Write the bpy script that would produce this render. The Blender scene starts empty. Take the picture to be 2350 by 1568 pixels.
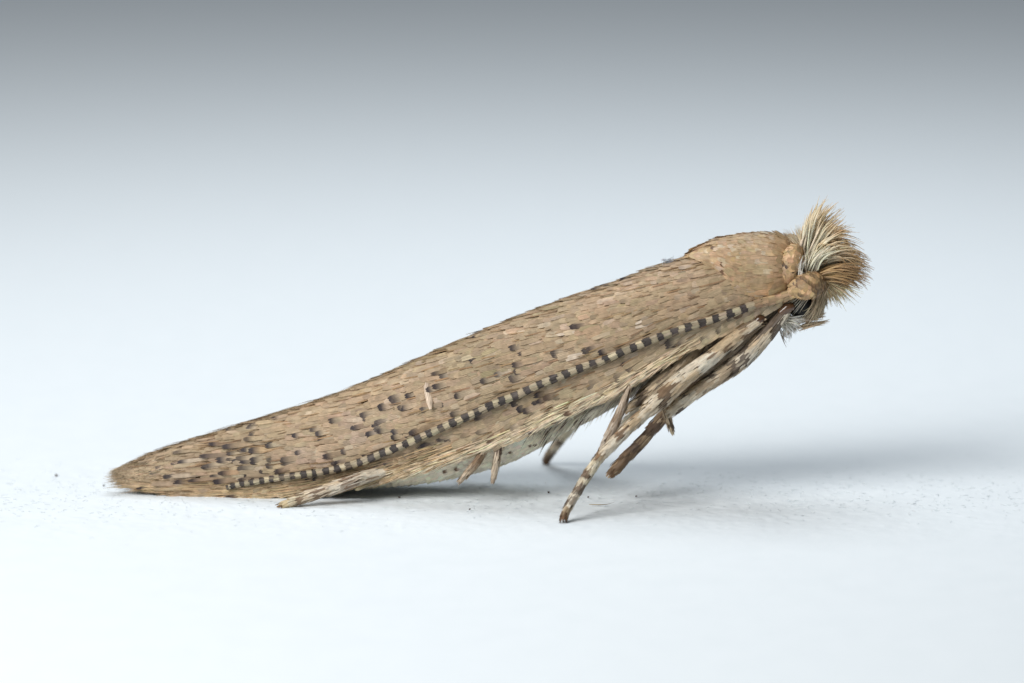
import bpy, math
import numpy as np
from mathutils import Vector, noise as mnoise

# ------------------------------------------------------------------ scene, camera, world, light
scene = bpy.context.scene
scene.unit_settings.system = 'METRIC'
scene.unit_settings.scale_length = 0.01          # one unit is one centimetre: the moth is 8.8 mm long
col = scene.collection
rng = np.random.default_rng(7)

ELEV = math.radians(11.0)
DIST = 6.0
K = 0.0005                                       # units per profile step (frame is 2350 steps wide)
X0, Y0, YC = 1175.0, 1131.0, 784.0
F = np.array([0.0, math.cos(ELEV), -math.sin(ELEV)])
UP = np.array([0.0, math.sin(ELEV), math.cos(ELEV)])
RT = np.array([1.0, 0.0, 0.0])
TGT = np.array([0.0, 0.0, (Y0 - YC) * K / math.cos(ELEV)])
CAM = TGT - DIST * F

cam_data = bpy.data.cameras.new('camera')
cam = bpy.data.objects.new('camera', cam_data)
col.objects.link(cam)
cam.location = CAM
cam.rotation_euler = (math.pi / 2 - ELEV, 0, 0)
cam_data.sensor_width = 36
cam_data.lens = 36 * DIST / (2350 * K)
cam_data.clip_start = 0.05
cam_data.clip_end = 500
cam_data.dof.use_dof = True
cam_data.dof.focus_distance = DIST + 0.035 - 0.075
cam_data.dof.aperture_fstop = 1.5
scene.camera = cam

world = bpy.data.worlds.new('World')
scene.world = world
world.use_nodes = True
bg = world.node_tree.nodes['Background']
bg.inputs[0].default_value = (0.78, 0.88, 1.0, 1)
bg.inputs[1].default_value = 0.12

def area(name, loc, target, sx, sy, power, color):
    d = bpy.data.lights.new(name, 'AREA')
    d.shape = 'RECTANGLE'; d.size = sx; d.size_y = sy
    d.energy = power; d.color = color
    o = bpy.data.objects.new(name, d); col.objects.link(o)
    o.location = loc
    o.rotation_euler = (Vector(target) - Vector(loc)).to_track_quat('-Z', 'Y').to_euler()
    return o
area('key_softbox', (-3.0, -2.8, 3.0), (0.1, 0.1, 0.1), 3.0, 3.0, 300, (1.0, 0.98, 0.95))
area('top_softbox', (0.3, 1.25, 2.65), (0.1, 1.25, 0.0), 1.8, 1.8, 44, (0.93, 0.97, 1.0))

scene.view_settings.view_transform = 'Standard'
scene.view_settings.look = 'None'
scene.view_settings.exposure = 0.0
scene.view_settings.gamma = 1.0

# ------------------------------------------------------------------ helpers
def P(px, py, d):
    """profile coordinates (px right, py down, d depth away from the viewer) -> world"""
    px = np.asarray(px, float); py = np.asarray(py, float); d = np.asarray(d, float)
    ray = F * DIST + RT * ((px - X0) * K)[..., None] + UP * ((YC - py) * K)[..., None]
    t = (d * K - CAM[1]) / ray[..., 1]
    return CAM + ray * t[..., None]

def proj(w):
    v = w - CAM
    z = v @ F
    return np.stack([X0 + (v @ RT) / z * DIST / K, YC - (v @ UP) / z * DIST / K], -1)

def lin(c):
    c = np.asarray(c, float) / 255.0
    return np.where(c <= 0.04045, c / 12.92, ((c + 0.055) / 1.055) ** 2.4)

def unit(v):
    return v / np.maximum(np.linalg.norm(v, axis=-1, keepdims=True), 1e-12)

def smooth(x, a, b):
    t = np.clip((x - a) / (b - a), 0, 1)
    return t * t * (3 - 2 * t)

def mesh_np(name, verts, faces, colors=None, uv=None, mat=None, parent=None, kind=None, smooth_on=True):
    verts = np.asarray(verts, np.float32).reshape(-1, 3)
    faces = np.asarray(faces, np.int32)
    n = faces.shape[1]
    me = bpy.data.meshes.new(name)
    me.vertices.add(len(verts)); me.vertices.foreach_set('co', verts.ravel())
    me.loops.add(faces.size); me.loops.foreach_set('vertex_index', faces.ravel())
    me.polygons.add(len(faces))
    me.polygons.foreach_set('loop_start', np.arange(0, faces.size, n, dtype=np.int32))
    me.polygons.foreach_set('use_smooth', np.full(len(faces), smooth_on))
    me.update(calc_edges=True)
    if colors is not None:
        a = me.color_attributes.new('Col', 'FLOAT_COLOR', 'POINT')
        a.data.foreach_set('color', np.asarray(colors, np.float32).reshape(-1, 4).ravel())
    if uv is not None:
        l = me.uv_layers.new(name='UVMap')
        l.data.foreach_set('uv', np.asarray(uv, np.float32).reshape(-1, 2)[faces.ravel()].ravel())
    me.validate()
    if mat: me.materials.append(mat)
    o = bpy.data.objects.new(name, me); col.objects.link(o)
    if parent: o.parent = parent
    if kind: o['kind'] = kind
    return o

class Buf:
    """collects quads with colour and uv"""
    def __init__(s): s.v = []; s.f = []; s.c = []; s.u = []; s.n = 0
    def add(s, v, f, c, u):
        v = v.reshape(-1, 3); s.v.append(v); s.f.append(np.asarray(f) + s.n)
        s.c.append(c.reshape(-1, 4)); s.u.append(u.reshape(-1, 2)); s.n += len(v)
    def build(s, name, mat, parent=None, kind=None, mirror=False):
        v = np.concatenate(s.v); f = np.concatenate(s.f)
        if mirror: v = v * np.array([1, -1, 1]); f = f[:, ::-1]
        return mesh_np(name, v, f, np.concatenate(s.c), np.concatenate(s.u), mat, parent, kind)

# scale template: 5 columns x 5 rows
TL = np.array([0, .25, .60, .86, 1.0]); TC = np.array([-1, -.5, 0, .5, 1])
TQ = np.array([[r*5+c, r*5+c+1, (r+1)*5+c+1, (r+1)*5+c] for r in range(4) for c in range(4)])
def scales(Pt, T, N, L, W, base, tip, tipa=.55, tipb=.85, h0=0.0, tilt=.06, curl=.0, R=60*K, shape='serrate', alpha=1.0):
    """Pt base points (n,3); T distal; N normal; L, W (n,). returns verts, colours, uv"""
    n = len(Pt)
    L = np.broadcast_to(np.asarray(L, float), (n,)); W = np.broadcast_to(np.asarray(W, float), (n,))
    N = unit(N); T = unit(T - N * np.sum(T*N, -1, keepdims=True)); B = np.cross(N, T)
    l = np.tile(TL[None, :, None], (n, 1, 5)).copy()
    if shape == 'serrate':
        hw = np.array([.35, .80, 1.0, .96, .80])
        l[:, 4, :] += np.array([-.07, .0, -.05, .0, -.07]) + rng.normal(0, .025, (n, 5))
    elif shape == 'round':
        hw = np.array([.55, .95, 1.0, .85, .45])
        l[:, 4, :] += np.array([-.06, .0, .0, .0, -.06])
    elif shape == 'strap':
        hw = np.array([.8, .95, 1.0, 1.0, .97])
        l[:, 4, :] += np.array([-.03, .02, -.03, .02, -.03]) + rng.normal(0, .02, (n, 5))
    else:
        hw = np.array([.5, .9, 1.0, .65, .08])
    w = hw[None, :, None] * TC[None, None, :] * (W / 2)[:, None, None]
    w = w + rng.normal(0, .04, (n, 1, 1)) * W[:, None, None] * l
    tilt = np.broadcast_to(np.asarray(tilt, float), (n,)); curl = np.broadcast_to(np.asarray(curl, float), (n,))
    h0 = np.broadcast_to(np.asarray(h0, float), (n,))
    h = h0[:, None, None] + (tilt[:, None, None] * l + curl[:, None, None] * l**3) * L[:, None, None] - w**2 / (2 * R)
    ll = l * L[:, None, None]
    v = Pt[:, None, None, :] + T[:, None, None, :] * ll[..., None] + B[:, None, None, :] * w[..., None] + N[:, None, None, :] * h[..., None]
    m = smooth(l, np.asarray(tipa, float).reshape(-1, 1, 1), np.asarray(tipb, float).reshape(-1, 1, 1))[..., None]
    c = base[:, None, None, :] * (1 - m) + tip[:, None, None, :] * m
    al = np.broadcast_to(np.asarray(alpha, float), (n,))[:, None, None, None] * np.ones((n, 5, 5, 1))
    c = np.concatenate([c, al], -1)
    uv = np.stack([np.broadcast_to((TC*.5+.5)[None, None, :], (n, 5, 5)), l], -1)
    return v.reshape(n, 25, 3), c.reshape(n, 25, 4), uv.reshape(n, 25, 2)

def quads_for(n):
    return (TQ[None] + (np.arange(n) * 25)[:, None, None]).reshape(-1, 4)

def strands(ctrl, r, c0, c1, rings=8, sides=3, flat=1.0, bend=1.0, tipr=.12):
    """ctrl (n,4,3) cubic bezier points, r (n,), c0/c1 (n,3) root and tip colours"""
    n = len(ctrl); t = np.linspace(0, 1, rings)
    b = np.stack([(1-t)**3, 3*t*(1-t)**2, 3*t*t*(1-t), t**3], -1)
    p = np.einsum('kb,nbx->nkx', b, ctrl)
    d = unit(np.gradient(p, axis=1))
    ref = np.array([0.1, 1.0, 0.3]); a = unit(np.cross(d, ref)); bb = np.cross(d, a)
    rad = r[:, None] * np.minimum(1, .6 + 2*t)[None] * (1 - (1-tipr) * smooth(t, .45, 1.0))[None]
    ang = np.arange(sides) * 2*math.pi / sides
    v = p[:, :, None, :] + (a[:, :, None, :] * np.cos(ang)[None, None, :, None] + flat * bb[:, :, None, :] * np.sin(ang)[None, None, :, None]) * rad[:, :, None, None]
    q = []
    for k in range(rings-1):
        for s in range(sides):
            q.append([k*sides+s, k*sides+(s+1) % sides, (k+1)*sides+(s+1) % sides, (k+1)*sides+s])
    q = (np.array(q)[None] + (np.arange(n) * rings*sides)[:, None, None]).reshape(-1, 4)
    m = smooth(t, .25, .95)[None, :, None, None]
    c = c0[:, None, None, :] * (1-m) + c1[:, None, None, :] * m
    c = np.concatenate([np.broadcast_to(c, (n, rings, sides, 3)), np.ones((n, rings, sides, 1))], -1)
    u = np.broadcast_to(t[None, :, None, None], (n, rings, sides, 2))
    return v, q, c, u

def vary(c, n, amt=.10, hue=.03):
    k = np.exp(rng.normal(0, amt, (n, 1))) * np.exp(rng.normal(0, hue, (n, 3)))
    return np.clip(lin(c)[None] * k, 0, .95)

def vnoise(p, s):
    return np.array([mnoise.noise(Vector(q) * s) for q in p])

def catmull(pts, n):
    """resample rows of pts (m,k) smoothly to n rows"""
    pts = np.asarray(pts, float); m = len(pts)
    t = np.linspace(0, m-1, n); i = np.clip(t.astype(int), 0, m-2); f = (t - i)[:, None]
    g = lambda j: pts[np.clip(j, 0, m-1)]
    p0, p1, p2, p3 = g(i-1), g(i), g(i+1), g(i+2)
    return .5 * (2*p1 + (p2-p0)*f + (2*p0-5*p1+4*p2-p3)*f**2 + (3*p1-p0-3*p2+p3)*f**3)

# ------------------------------------------------------------------ materials
def new_mat(name):
    m = bpy.data.materials.new(name); m.use_nodes = True
    nt = m.node_tree; nt.nodes.clear()
    return m, nt, nt.nodes, nt.links

def scale_material(name, rough=.44, spec=.4, transl=.18, stripes=26.0, bump=.25, sheen=0.0, streak=.18):
    m, nt, N, Lk = new_mat(name)
    out = N.new('ShaderNodeOutputMaterial'); pr = N.new('ShaderNodeBsdfPrincipled')
    at = N.new('ShaderNodeAttribute'); at.attribute_name = 'Col'
    tc = N.new('ShaderNodeTexCoord')
    nz = N.new('ShaderNodeTexNoise'); nz.inputs['Scale'].default_value = 160; nz.inputs['Detail'].default_value = 3
    Lk.new(tc.outputs['Object'], nz.inputs['Vector'])
    mr = N.new('ShaderNodeMapRange'); mr.inputs[1].default_value = .3; mr.inputs[2].default_value = .7
    mr.inputs[3].default_value = .84; mr.inputs[4].default_value = 1.14
    Lk.new(nz.outputs['Fac'], mr.inputs[0])
    sep = N.new('ShaderNodeSeparateXYZ'); Lk.new(tc.outputs['UV'], sep.inputs[0])
    mul = N.new('ShaderNodeMath'); mul.operation = 'MULTIPLY'; mul.inputs[1].default_value = stripes
    Lk.new(sep.outputs[0], mul.inputs[0])
    sn = N.new('ShaderNodeMath'); sn.operation = 'SINE'; Lk.new(mul.outputs[0], sn.inputs[0])
    sm = N.new('ShaderNodeMath'); sm.operation = 'MULTIPLY_ADD'; sm.inputs[1].default_value = .07; sm.inputs[2].default_value = .97
    Lk.new(sn.outputs[0], sm.inputs[0])
    sx = N.new('ShaderNodeMath'); sx.operation = 'MULTIPLY'; sx.inputs[1].default_value = 7.0; Lk.new(sep.outputs[0], sx.inputs[0])
    so = N.new('ShaderNodeSeparateXYZ'); Lk.new(tc.outputs['Object'], so.inputs[0])
    sz = N.new('ShaderNodeMath'); sz.operation = 'MULTIPLY'; sz.inputs[1].default_value = 90.0; Lk.new(so.outputs[2], sz.inputs[0])
    cb = N.new('ShaderNodeCombineXYZ'); Lk.new(sx.outputs[0], cb.inputs[0]); Lk.new(sep.outputs[1], cb.inputs[1]); Lk.new(sz.outputs[0], cb.inputs[2])
    ns = N.new('ShaderNodeTexNoise'); ns.inputs['Scale'].default_value = 1.0; ns.inputs['Detail'].default_value = 2; Lk.new(cb.outputs[0], ns.inputs['Vector'])
    ms = N.new('ShaderNodeMapRange'); ms.inputs[1].default_value = .3; ms.inputs[2].default_value = .7; ms.inputs[3].default_value = 1 - streak; ms.inputs[4].default_value = 1 + streak*.8
    Lk.new(ns.outputs['Fac'], ms.inputs[0])
    m0 = N.new('ShaderNodeMath'); m0.operation = 'MULTIPLY'; Lk.new(mr.outputs[0], m0.inputs[0]); Lk.new(sm.outputs[0], m0.inputs[1])
    mm = N.new('ShaderNodeMath'); mm.operation = 'MULTIPLY'; Lk.new(m0.outputs[0], mm.inputs[0]); Lk.new(ms.outputs[0], mm.inputs[1])
    vm = N.new('ShaderNodeVectorMath'); vm.operation = 'SCALE'
    Lk.new(at.outputs['Color'], vm.inputs[0]); Lk.new(mm.outputs[0], vm.inputs['Scale'])
    Lk.new(vm.outputs[0], pr.inputs['Base Color'])
    # alpha of the colour attribute carries how satin the scale is
    rr = N.new('ShaderNodeMapRange'); rr.inputs[3].default_value = .22; rr.inputs[4].default_value = rough
    Lk.new(at.outputs['Alpha'], rr.inputs[0]); Lk.new(rr.outputs[0], pr.inputs['Roughness'])
    pr.inputs['Specular IOR Level'].default_value = spec
    if sheen: pr.inputs['Sheen Weight'].default_value = sheen
    bp = N.new('ShaderNodeBump'); bp.inputs['Strength'].default_value = bump; bp.inputs['Distance'].default_value = .0008
    Lk.new(sn.outputs[0], bp.inputs['Height']); Lk.new(bp.outputs[0], pr.inputs['Normal'])
    tr = N.new('ShaderNodeBsdfTranslucent'); Lk.new(vm.outputs[0], tr.inputs['Color'])
    mx = N.new('ShaderNodeMixShader'); mx.inputs[0].default_value = transl
    Lk.new(pr.outputs[0], mx.inputs[1]); Lk.new(tr.outputs[0], mx.inputs[2]); Lk.new(mx.outputs[0], out.inputs['Surface'])
    return m

M_SCALE = scale_material('scale_satin')
M_HAIR = scale_material('hair_fine', rough=.42, spec=.45, transl=.25, stripes=1.0, bump=0.0, streak=.0)

def plain(name, c, rough=.6, spec=.3, noise_amt=.25, nscale=60.0, coat=0.0):
    m, nt, N, Lk = new_mat(name)
    out = N.new('ShaderNodeOutputMaterial'); pr = N.new('ShaderNodeBsdfPrincipled')
    tc = N.new('ShaderNodeTexCoord'); nz = N.new('ShaderNodeTexNoise'); nz.inputs['Scale'].default_value = nscale; nz.inputs['Detail'].default_value = 5
    Lk.new(tc.outputs['Object'], nz.inputs['Vector'])
    rp = N.new('ShaderNodeValToRGB')
    c = lin(c)
    rp.color_ramp.elements[0].position = .3; rp.color_ramp.elements[1].position = .7
    rp.color_ramp.elements[0].color = (*(c * (1-noise_amt)), 1); rp.color_ramp.elements[1].color = (*np.clip(c * (1+noise_amt), 0, .95), 1)
    Lk.new(nz.outputs['Fac'], rp.inputs[0]); Lk.new(rp.outputs[0], pr.inputs['Base Color'])
    pr.inputs['Roughness'].default_value = rough; pr.inputs['Specular IOR Level'].default_value = spec
    pr.inputs['Coat Weight'].default_value = coat
    bp = N.new('ShaderNodeBump'); bp.inputs['Strength'].default_value = .3; bp.inputs['Distance'].default_value = .001
    Lk.new(nz.outputs['Fac'], bp.inputs['Height']); Lk.new(bp.outputs[0], pr.inputs['Normal'])
    Lk.new(pr.outputs[0], out.inputs['Surface'])
    return m
M_MEMBRANE = plain('wing_membrane', (112, 84, 56), rough=.6)
M_BODY = plain('body_cuticle', (96, 80, 62), rough=.55)
M_EYE = plain('eye_black', (8, 7, 7), rough=.32, spec=.25, noise_amt=.2)
M_CUTICLE = plain('cuticle_brown', (86, 60, 40), rough=.22, spec=.6, coat=.3)
M_SPECK = plain('dust_dark', (70, 56, 50), rough=.8)

def paper_material():
    m, nt, N, Lk = new_mat('white_paper')
    out = N.new('ShaderNodeOutputMaterial'); pr = N.new('ShaderNodeBsdfPrincipled')
    tc = N.new('ShaderNodeTexCoord')
    n1 = N.new('ShaderNodeTexNoise'); n1.inputs['Scale'].default_value = 22; n1.inputs['Detail'].default_value = 8; n1.inputs['Roughness'].default_value = .65
    Lk.new(tc.outputs['Object'], n1.inputs['Vector'])
    rp = N.new('ShaderNodeValToRGB')
    rp.color_ramp.elements[0].position = .25; rp.color_ramp.elements[1].position = .6
    rp.color_ramp.elements[0].color = (.785, .845, .885, 1); rp.color_ramp.elements[1].color = (.815, .872, .912, 1)
    Lk.new(n1.outputs['Fac'], rp.inputs[0]); Lk.new(rp.outputs[0], pr.inputs['Base Color'])
    pr.inputs['Roughness'].default_value = .9; pr.inputs['Specular IOR Level'].default_value = .1
    n2 = N.new('ShaderNodeTexNoise'); n2.inputs['Scale'].default_value = 110; n2.inputs['Detail'].default_value = 6
    Lk.new(tc.outputs['Object'], n2.inputs['Vector'])
    bp = N.new('ShaderNodeBump'); bp.inputs['Strength'].default_value = .08; bp.inputs['Distance'].default_value = .002
    Lk.new(n2.outputs['Fac'], bp.inputs['Height']); Lk.new(bp.outputs[0], pr.inputs['Normal'])
    Lk.new(pr.outputs[0], out.inputs['Surface'])
    return m
M_PAPER = paper_material()

# ------------------------------------------------------------------ the paper
def axis(inner, nin, outer, nout):
    a = np.linspace(-inner, inner, nin)
    g = inner + (outer - inner) * (np.linspace(0, 1, nout+1)[1:] ** 2.2)
    return np.concatenate([-g[::-1], a, g])
ax = axis(.75, 420, 30, 24); ay = axis(.42, 300, 30, 24)
gx, gy = np.meshgrid(ax, ay)
def vn2(x, y, s, seed):
    r = np.random.default_rng(seed); tab = r.random((256, 256))
    u = x * s; v = y * s; i = np.floor(u).astype(int); j = np.floor(v).astype(int); fu = u - i; fv = v - j
    fu = fu*fu*(3-2*fu); fv = fv*fv*(3-2*fv)
    g = lambda a, b: tab[a % 256, b % 256]
    return (g(i, j)*(1-fu)+g(i+1, j)*fu)*(1-fv) + (g(i, j+1)*(1-fu)+g(i+1, j+1)*fu)*fv - .5
fade = np.clip(1 - np.maximum(np.abs(gx)/.75, np.abs(gy+.03)/.24), 0, .6) / .6
gz = fade * (.0012*vn2(gx, gy, 9, 1) + .0006*vn2(gx, gy*.8, 45, 2) + .0007*vn2(gx, gy, 105, 3) + .0008*vn2(gx, gy, 200, 4)) - .0010
V = np.stack([gx, gy, gz], -1)
ny, nx = gx.shape
idx = np.arange(nx*ny).reshape(ny, nx)
Fq = np.stack([idx[:-1, :-1], idx[:-1, 1:], idx[1:, 1:], idx[1:, :-1]], -1).reshape(-1, 4)
paper = mesh_np('paper', V, Fq, mat=M_PAPER)
paper['kind'] = 'structure'; paper['label'] = 'plain white paper sheet the moth stands on'

# fuzz of loose paper fibres standing up from the sheet
nf = 1500
fx = rng.uniform(-.62, .62, nf); fy = rng.normal(-.02, .07, nf); fz = np.full(nf, -.0008)
fa = rng.uniform(0, 2*math.pi, nf); fl_ = rng.uniform(.003, .010, nf); fh = rng.uniform(.0002, .0012, nf)
f0 = np.stack([fx, fy, fz], -1); fd = np.stack([np.cos(fa), np.sin(fa), np.zeros(nf)], -1)*fl_[:, None]
fs_ = np.stack([-np.sin(fa), np.cos(fa), np.zeros(nf)], -1)*(rng.normal(0, .3, nf)*fl_)[:, None]; fu = np.array([0, 0, 1.])*fh[:, None]
fv, fq, fc, fuv = strands(np.stack([f0, f0 + fd*.33 + fu + fs_, f0 + fd*.66 + fu*1.3 + fs_, f0 + fd + fu*.3], 1), rng.uniform(.00014, .0003, nf), vary((240, 247, 250), nf, .04, .01), vary((240, 247, 250), nf, .04, .01), rings=6)
mesh_np('paper_fuzz', fv, fq, fc.reshape(-1, 4), fuv.reshape(-1, 2), M_HAIR, paper, 'stuff')

# ------------------------------------------------------------------ the moth
moth = bpy.data.objects.new('moth', None); col.objects.link(moth)
moth.empty_display_size = .05
moth['label'] = 'small tan speckled moth with tufted head standing propped up on white paper'
moth['category'] = 'moth'

# ---- parametric half-arch surface from sections (top, bottom, half width)
class Surf:
    def __init__(s, sections, ns=240, nt=64, sweep=100., full=False):
        sec = catmull(sections, ns)                 # tx,ty,bx,by,hw
        th = np.radians(np.linspace(0, sweep, nt))
        f = (1 - np.cos(th)); f /= f[-1]; d = np.sin(th)
        px = sec[:, 0:1] * (1-f) + sec[:, 2:3] * f
        py = sec[:, 1:2] * (1-f) + sec[:, 3:4] * f
        s.G = P(px, py, -sec[:, 4:5] * d[None])
        s.ns, s.nt = ns, nt
        gu = np.gradient(s.G, axis=0); gv = np.gradient(s.G, axis=1)
        n = unit(np.cross(gv, gu))
        out = np.array([0, -.6, .8]); sg = np.sign(np.sum(n * out, -1, keepdims=True).mean())
        s.N = n * sg; s.T = unit(gu); s.V = unit(gv)
        s.N = unit(s.N)
    def at(s, A, u, v):
        x = np.clip(u, 0, 1) * (s.ns-1); y = np.clip(v, 0, 1) * (s.nt-1)
        i = np.minimum(x.astype(int), s.ns-2); j = np.minimum(y.astype(int), s.nt-2)
        a = (x-i)[:, None]; b = (y-j)[:, None]
        return (A[i, j]*(1-a)+A[i+1, j]*a)*(1-b) + (A[i, j+1]*(1-a)+A[i+1, j+1]*a)*b
    def membrane(s, off):
        v = s.G - s.N * off
        i = np.arange(s.ns*s.nt).reshape(s.ns, s.nt)
        return v.reshape(-1, 3), np.stack([i[:-1, :-1], i[1:, :-1], i[1:, 1:], i[:-1, 1:]], -1).reshape(-1, 4)
    def rows(s, du, dv, jit=.3, u0=0., u1=1., v0=0., v1=1.):
        """staggered (u,v) samples with spacing du, dv given in profile steps"""
        seg = np.linalg.norm(np.diff(s.G[:, s.nt*2//3], axis=0), axis=1) / K
        cum = np.concatenate([[0], np.cumsum(seg)]); uu = np.linspace(0, 1, s.ns)
        ulist = np.interp(np.arange(0, cum[-1], du), cum, uu)
        U = []; Vv = []
        for k, u in enumerate(ulist):
            if u < u0 or u > u1: continue
            i = int(u * (s.ns-1)); arcs = np.linalg.norm(np.diff(s.G[i], axis=0), axis=1) / K
            ca = np.concatenate([[0], np.cumsum(arcs)])
            q = np.arange(0, ca[-1] + dv, dv) + (k % 2) * dv * .5
            v = np.interp(q, ca, np.linspace(0, 1, s.nt))
            n = len(v)
            v = v + rng.normal(0, jit*.5, n) * dv / max(ca[-1], 1)
            U.append(u + rng.normal(0, jit, n) * du / cum[-1]); Vv.append(v)
        U = np.concatenate(U); Vv = np.concatenate(Vv)
        k = (Vv >= v0 - .01) & (Vv <= v1 + .01)
        return np.clip(U[k], 0, 1), np.clip(Vv[k], 0, 1)

WING = [  # top x,y  bottom x,y  half width
 (1790, 566, 1822, 690, 70), (1740, 560, 1775, 706, 84), (1660, 570, 1716, 736, 98), (1580, 594, 1640, 774, 106),
 (1500, 619, 1570, 810, 112), (1420, 649, 1500, 852, 114), (1290, 694, 1400, 908, 116), (1170, 739, 1300, 952, 114),
 (1050, 789, 1180, 1006, 110), (930, 842, 1050, 1052, 104), (800, 899, 920, 1092, 94), (680, 941, 780, 1122, 80),
 (560, 979, 640, 1136, 62), (460, 1010, 515, 1137, 46), (390, 1034, 425, 1134, 35), (342, 1053, 362, 1127, 27), (318, 1063, 326, 1121, 22)]
wing = Surf(WING)

TAN = (192, 167, 136); OLIVE = (178, 158, 127); PINK = (196, 173, 151); PALE = (226, 208, 182); CREAM = (230, 210, 174)
DARK = (54, 45, 48); BROWN = (112, 80, 52)

def wing_cols(u, v, pts):
    n = len(u)
    a = vnoise(pts, 14.0); b = vnoise(pts + 5, 30.0)
    c = vary(TAN, n, .065, .02)
    k = smooth(a, -.1, .45)[:, None] * .8; c = c*(1-k) + vary(OLIVE, n, .10)*k
    k = smooth(b, .1, .5)[:, None] * .6 * smooth(u, .45, .65)[:, None]; c = c*(1-k) + vary(PINK, n, .10)*k
    k = (rng.random(n) < .07)[:, None] * .4; c = c*(1-k) + vary(PALE, n, .06)*k
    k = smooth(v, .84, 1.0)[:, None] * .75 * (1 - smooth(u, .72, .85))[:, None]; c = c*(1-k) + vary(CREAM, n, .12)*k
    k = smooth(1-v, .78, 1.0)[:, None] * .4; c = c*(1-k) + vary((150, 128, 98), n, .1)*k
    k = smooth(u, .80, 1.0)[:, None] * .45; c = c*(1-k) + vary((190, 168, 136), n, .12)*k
    return c

# positions of the dark-tipped scales on the wing
SP = [((1090,780),(905,985),(555,970),(610,1150),(465,1170),(350,1235),(570,1220),(1155,995),(1300,985),(130,1350),(1310,485),(1470,410),(230,1070),(570,1085),(770,1360),(1210,510),(270,890),(1820,950),(1480,1110),(1500,1170),(1420,1210),(1870,955),(1690,1140)),
      ((305,715),(470,680),(690,500),(640,610),(720,740),(855,660),(570,790),(210,970),(480,950),(350,990),(170,890),(960,375),(1365,320),(870,800),(460,990),(240,770),(400,770),(75,840),(1390,790),(1500,670),(990,860),(730,1030),(150,1270),(285,1240),(540,1110),(1320,735),(1540,730),(1050,985),(775,1060),(1440,820),(1330,960),(1840,770),(1640,1060),(1440,1000)),
      ((1245,500),(1240,460),(1900,390),(1615,495),(1775,485),(1860,540),(1750,450),(2180,360),(2310,490),(1840,690),(1660,640),(1395,590),(970,605),(870,600),(1100,610),(1090,650),(1160,630),(830,680),(950,705),(1165,720),(1075,715),(600,745),(1500,715),(1350,750),(1130,780),(940,800),(530,830),(630,835),(760,865),(590,870),(480,855),(1300,825),(1160,855),(940,855),(915,920),(830,800),(430,770),(400,810),(1630,800),(1745,885),(1945,745),(2205,665),(2025,665),(2060,460),(2230,510),(1430,800),(1260,730),(1450,385))]
ORG = [(1500, 800, 2.35), (1200, 1100, 2.4125), (330, 1300, 2.4227)]
spots = np.array([((ox + x/s)/1.5064, (oy + y/s)/1.5064) for (ox, oy, s), L in zip(ORG, SP) for x, y in L])

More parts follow.
